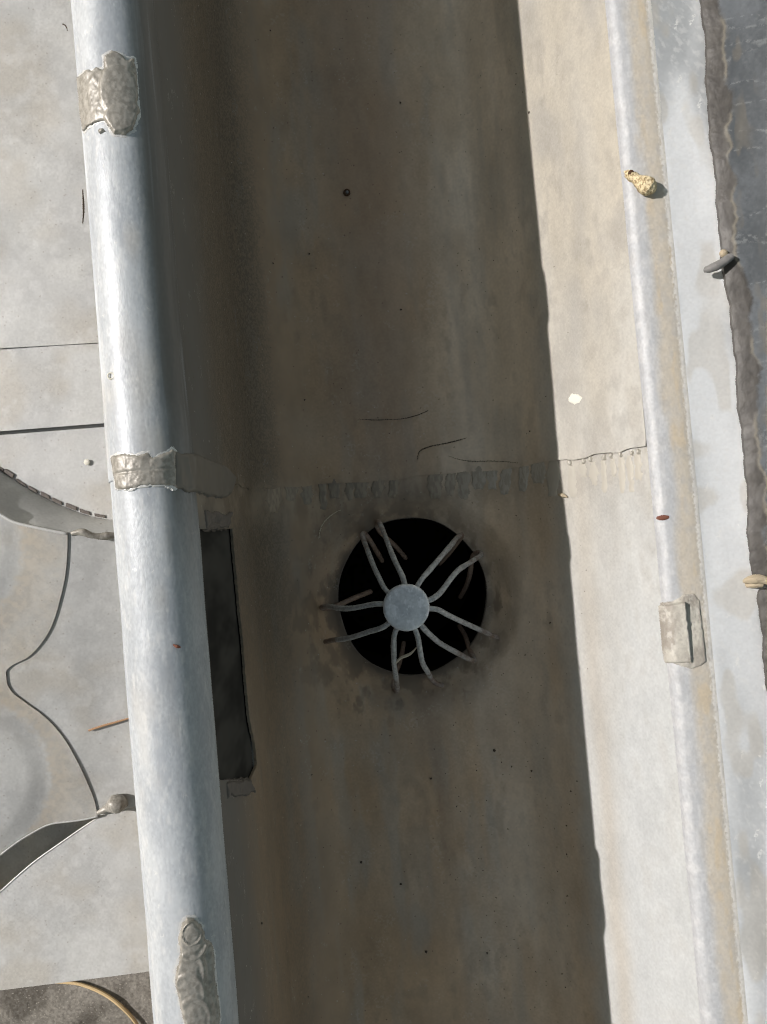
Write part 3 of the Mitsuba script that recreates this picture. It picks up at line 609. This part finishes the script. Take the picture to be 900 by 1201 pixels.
def dome(c, r, h, seed=0, squash=1.0):
    m = trimesh.creation.icosphere(subdivisions=3, radius=1.0); m.vertices *= 1 + .15 * (meshkit.fbm(m.vertices * 2.1 + seed, 2, seed) - .5)[:, None]
    m.vertices *= [r, r * squash, h]; m.apply_translation(c); return m
part(C_ + '__solder_bead', trimesh.util.concatenate([tube([W(84, 626, .050), W(95, 624, .050), W(108, 628, .049), W(120, 629, .047), W(140, 627, .045)], [.0012, .0022, .0016, .0024, .001], 8, 30)]), 'solder', True)
part(C_ + '__solder_bead', tube([W(114, 954, .026), W(122, 950, .0262), W(128, 947, .0264), W(132, 945, .027), W(137, 943, .0275), W(143, 943, .0268), W(147, 944, .025)], [.0010, .0018, .0022, .0038, .0056, .0052, .002], 12, 30), 'solder', True, 'round solder bead beside the rim at the lower hood edge')
rv = W(102, 542, zp + .001); part(C_ + '__rivet', dome(rv, .0018, .0006, 2), 'chalk', True, 'small white rivet')

# ---------------------------------------------------------------- stone under the cornice, ground
gx, gy = np.linspace(XL, XR - .002, 260), np.linspace(-.6, lowA[:, 1].max() + .012, 190); GX, GY = np.meshgrid(gx, gy, indexing='ij')
dlt = np.interp(GX, lowA[:, 0], lowA[:, 1]) - GY
gz = .0165 + .004 * np.clip(dlt / .02, 0, 1) - .045 * np.clip((dlt - .004) / .12, 0, 1) ** 1.6 + .0014 * (meshkit.fbm(np.stack([GX * 60, GY * 60, GX * 0], -1), 5, 3) - .5) * np.clip((dlt + .004) / .012, .15, 1)
gz = np.where(dlt < .0, np.minimum(gz, .0170), gz)
one('stone_block', grid_solid(np.stack([GX, GY, gz], -1), np.stack([GX, GY, gz * 0 - .20], -1)), 'stone', 'rough brown-grey stone below the cornice in the bottom left corner', 'stone')
def stone_at(px, py, off=.001):
    z = .015
    for _ in range(6):
        w = W(px, py, z); ix, iy = np.abs(gx - w[0]).argmin(), np.abs(gy - w[1]).argmin(); z = gz[ix, iy] + off
    return W(px, py, z)
one('dry_stem', tube([stone_at(x, y, .0022) for x, y in ((50, 1153), (84, 1153), (110, 1160), (138, 1177), (158, 1198), (172, 1222))], [.0005, .0009, .0011, .0012, .0011, .0008], 8, 50), 'tan_straw', 'curved tan dry stem lying on the stone in the bottom left corner', 'stem')
one('masonry_wall', bx([XL + .01, -.6, -3.0], [-.125, .6, -.005 - .2]), 'stone', 'rough masonry wall under the stone and the cornice', 'wall', False)
g = trimesh.creation.box(bounds=[[-600, -600, -3.2], [600, 600, -3.0]]); k = part('ground', g, 'earth', False); labels[k] = {'label': 'plain earth ground far below the gutter', 'kind': 'structure'}

# ---------------------------------------------------------------- small things lying about
def sheet_at(px, py, off=0.0):
    return W(px, py, zp + off)
def hood_at(px, py, off=0.0):
    z = .04
    for _ in range(8): w = W(px, py, z); z = float(hood_z(w[0], w[1])) + off
    return W(px, py, z)
# cocoon
c0, c1 = at(735, 202, .0018), at(765, 228, .0042)
prf = [.0006, .0022, .0026, .0025, .0033, .0042, .0046, .0040, .0016]
cm = tube([c0 + (c1 - c0) * t for t in np.linspace(0, 1, 9)], prf, 20, 60); cm.vertices += cm.vertex_normals * (.0014 * (meshkit.fbm(cm.vertices * 700, 3, 2) - .5))[:, None]
one('insect_cocoon__case', cm, 'cocoon_silk', None, None, 45) if False else part('insect_cocoon__case', cm, 'cocoon_silk', 45)
mid = c0 + (c1 - c0) * .17
part('insect_cocoon__opening', dome(mid + [.0002, 0, .0019], .0016, .0010, 3, 1.0), 'rust', True, 'dark opening near the narrow end')
tag('insect_cocoon', 'pale yellow insect cocoon lying on the raised bead near the top right', 'cocoon')
# peg and pebble on the slate edge
sl = lambda px, py, off=.0: W(px, py, .0965 + off)
pg = tube([sl(827, 316, -.0005), sl(831, 315.5, .0006), sl(838, 313, .0018), sl(846, 309, .0028), sl(853, 304, .0036), sl(859, 300, .004)], [.0014, .0021, .0023, .0022, .0021, .0017], 14, 40); pg.vertices += pg.vertex_normals * (.0007 * (meshkit.fbm(pg.vertices * 500, 3, 2) - .5))[:, None]
one('grey_peg', pg, 'grey_peg', 'short dark grey peg lying across the brown slate edge', 'peg', 50)
one('pebble', dome(sl(849, 297, .001), .0020, .0018, 5), 'pale_wood', 'tiny pale pebble beside the grey peg on the slate edge', 'pebble')
one('broken_twig', trimesh.util.concatenate([tube([sl(874, 682, -.002), sl(880, 680, .001), sl(890, 679, .002), sl(903, 682, .003), sl(930, 684, .004)], [.0012, .0025, .0019, .0027, .0016], 10, 30), tube([sl(876, 687, -.0025), sl(884, 685, .0), sl(895, 686, .0015)], [.0012, .0022, .0012], 8, 14)]), 'pale_wood', 'pale broken twig stuck in the joint between the two slates', 'twig')
one('leaf_fragment', dome(at(778, 607, .0009), .0034, .0007, 8, .38), 'leaf_brown', 'small reddish brown leaf fragment on the raised bead', 'leaf')
lf = scene['leaf_fragment']; 
one('pine_needle', tube([hood_at(104, 857, .0016), hood_at(122, 851, .0022), hood_at(140, 846, .002), hood_at(159, 840, .0016)], [.0006, .0007, .0006, .0004], 7), 'needle_brown', 'orange brown pine needle on the grey sheet left of the rim', 'pine needle')
one('fibre', tube([sheet_at(97, 222, .0045), sheet_at(98, 240, .0048), sheet_at(97, 262, .0045)], [.0003, .0006, .0003], 6), 'dark_fibre', 'thin dark fibre on the top cornice panel close to the rim', 'fibre')
one('fibre', tube([sheet_at(73, 28, .006), sheet_at(77, 30, .006), sheet_at(79, 36, .006)], [.0003, .0004, .0002], 5), 'dark_fibre', 'tiny curled fibre near the top of the upper cornice panel', 'fibre')
one('fibre', tube([at(421, 492, .002), at(445, 493, .0022), at(470, 492, .0026), at(488, 488, .0026), at(502, 482, .002)], [.0001, .0003, .00015, .00035, .0002], 6), 'dark_fibre', 'long dark fibre on the gutter floor above the seam', 'fibre')
one('fibre', tube([at(490, 540, .0022), at(492, 530, .0024), at(505, 524, .0026), at(525, 520, .003), at(547, 514, .002)], [.0002, .0004, .0003, .0004, .0002], 6), 'dark_fibre', 'dark hooked fibre lying across the seam above the outlet', 'fibre')
one('fibre', tube([at(526, 535, .0022), at(550, 541, .0024), at(580, 541, .0024), at(610, 543, .002)], [.0001, .00025, .0002, .0001], 6), 'dark_fibre', 'faint straight fibre along the seam right of the hooked one', 'fibre')
one('pale_thread', tube([at(374, 632, .001), at(377, 618, .0012), at(388, 605, .0012), at(400, 598, .001)], [.0002, .0003, .0003, .0002], 5), 'pale_fibre', 'thin pale curved thread at the upper left of the outlet', 'thread')
one('bird_dropping', patch([(667, 466), (672, 461), (680, 462), (684, 466), (680, 472), (674, 475), (668, 472)], .0006, .0012, rough=.0012), 'chalk', 'white bird dropping on the sunlit back slope above the seam', 'bird dropping')
one('bird_dropping', patch([(664, 492), (668, 489), (670, 494), (668, 501), (664, 504), (666, 498)], .0003, .0008, rough=.0014), 'chalk', 'faint white splash below the larger dropping on the back slope', 'bird dropping')
one('grass_seed', tube([at(657, 580, .0012), at(663, 581, .0016), at(667, 583, .001)], [.0006, .0013, .0004], 7), 'pale_wood', 'small pale seed at the shadow edge just below the seam', 'seed')
one('seed', tube([at(203, 756, .0006), at(207, 758, .001), at(211, 759, .0006)], [.0003, .0007, .0003], 6), 'leaf_brown', 'tiny brown seed on the rim beside the overflow slot', 'seed')
sc_ = at(407, 226, .0008)
nut = trimesh.creation.torus(.0017, .0006, 24, 10); nut.apply_translation(sc_)
part('rusty_screw__head', nut, 'rust', True); part('rusty_screw__core', dome(sc_ + [.0003, .0002, 0], .0011, .0006, 4), 'grey_peg', True)
tag('rusty_screw', 'small rusty screw head in the gutter floor near the top', 'screw')
part('drip_ring', (lambda m: (m.apply_translation(at(131, 441, .0004)), m)[1])(trimesh.creation.torus(.0012, .00035, 20, 8)), 'chalk', True); tag('drip_ring', 'tiny white ring mark on the rim above the middle solder band', 'mark')
# grit
gr = []
for k in range(300):
    px, py = rng.uniform(290, 700), rng.uniform(20, 1190)
    if rng.random() < .45: px, py = rng.uniform(520, 690), rng.uniform(600, 1190)
    if math.hypot((px - 484) / 100, (py - 701) / 105) < 1.05: continue
    p = at(px, py, .0002); r = .0002 * math.exp(rng.normal() * .5); m = trimesh.creation.icosphere(subdivisions=1, radius=1.0)
    m.vertices *= r * rng.uniform(.6, 1.4, 3); m.apply_transform(trimesh.transformations.random_rotation_matrix(rng.random(3))); m.apply_translation(p); gr.append(m)
for (px, py, s) in ((580, 880, 1.6), (505, 913, 1.1), (624, 904, 1.1), (500, 1116, 1.4), (506, 913, 1.0), (670, 928, .8)):
    p = at(px, py, .0004); m = dome(p, .00055 * s, .0004 * s, int(px)); gr.append(m)
one('floor_grit', trimesh.util.concatenate(gr), 'dark_fibre', 'scattered dark grit on the gutter floor', 'grit', True, kind='stuff')
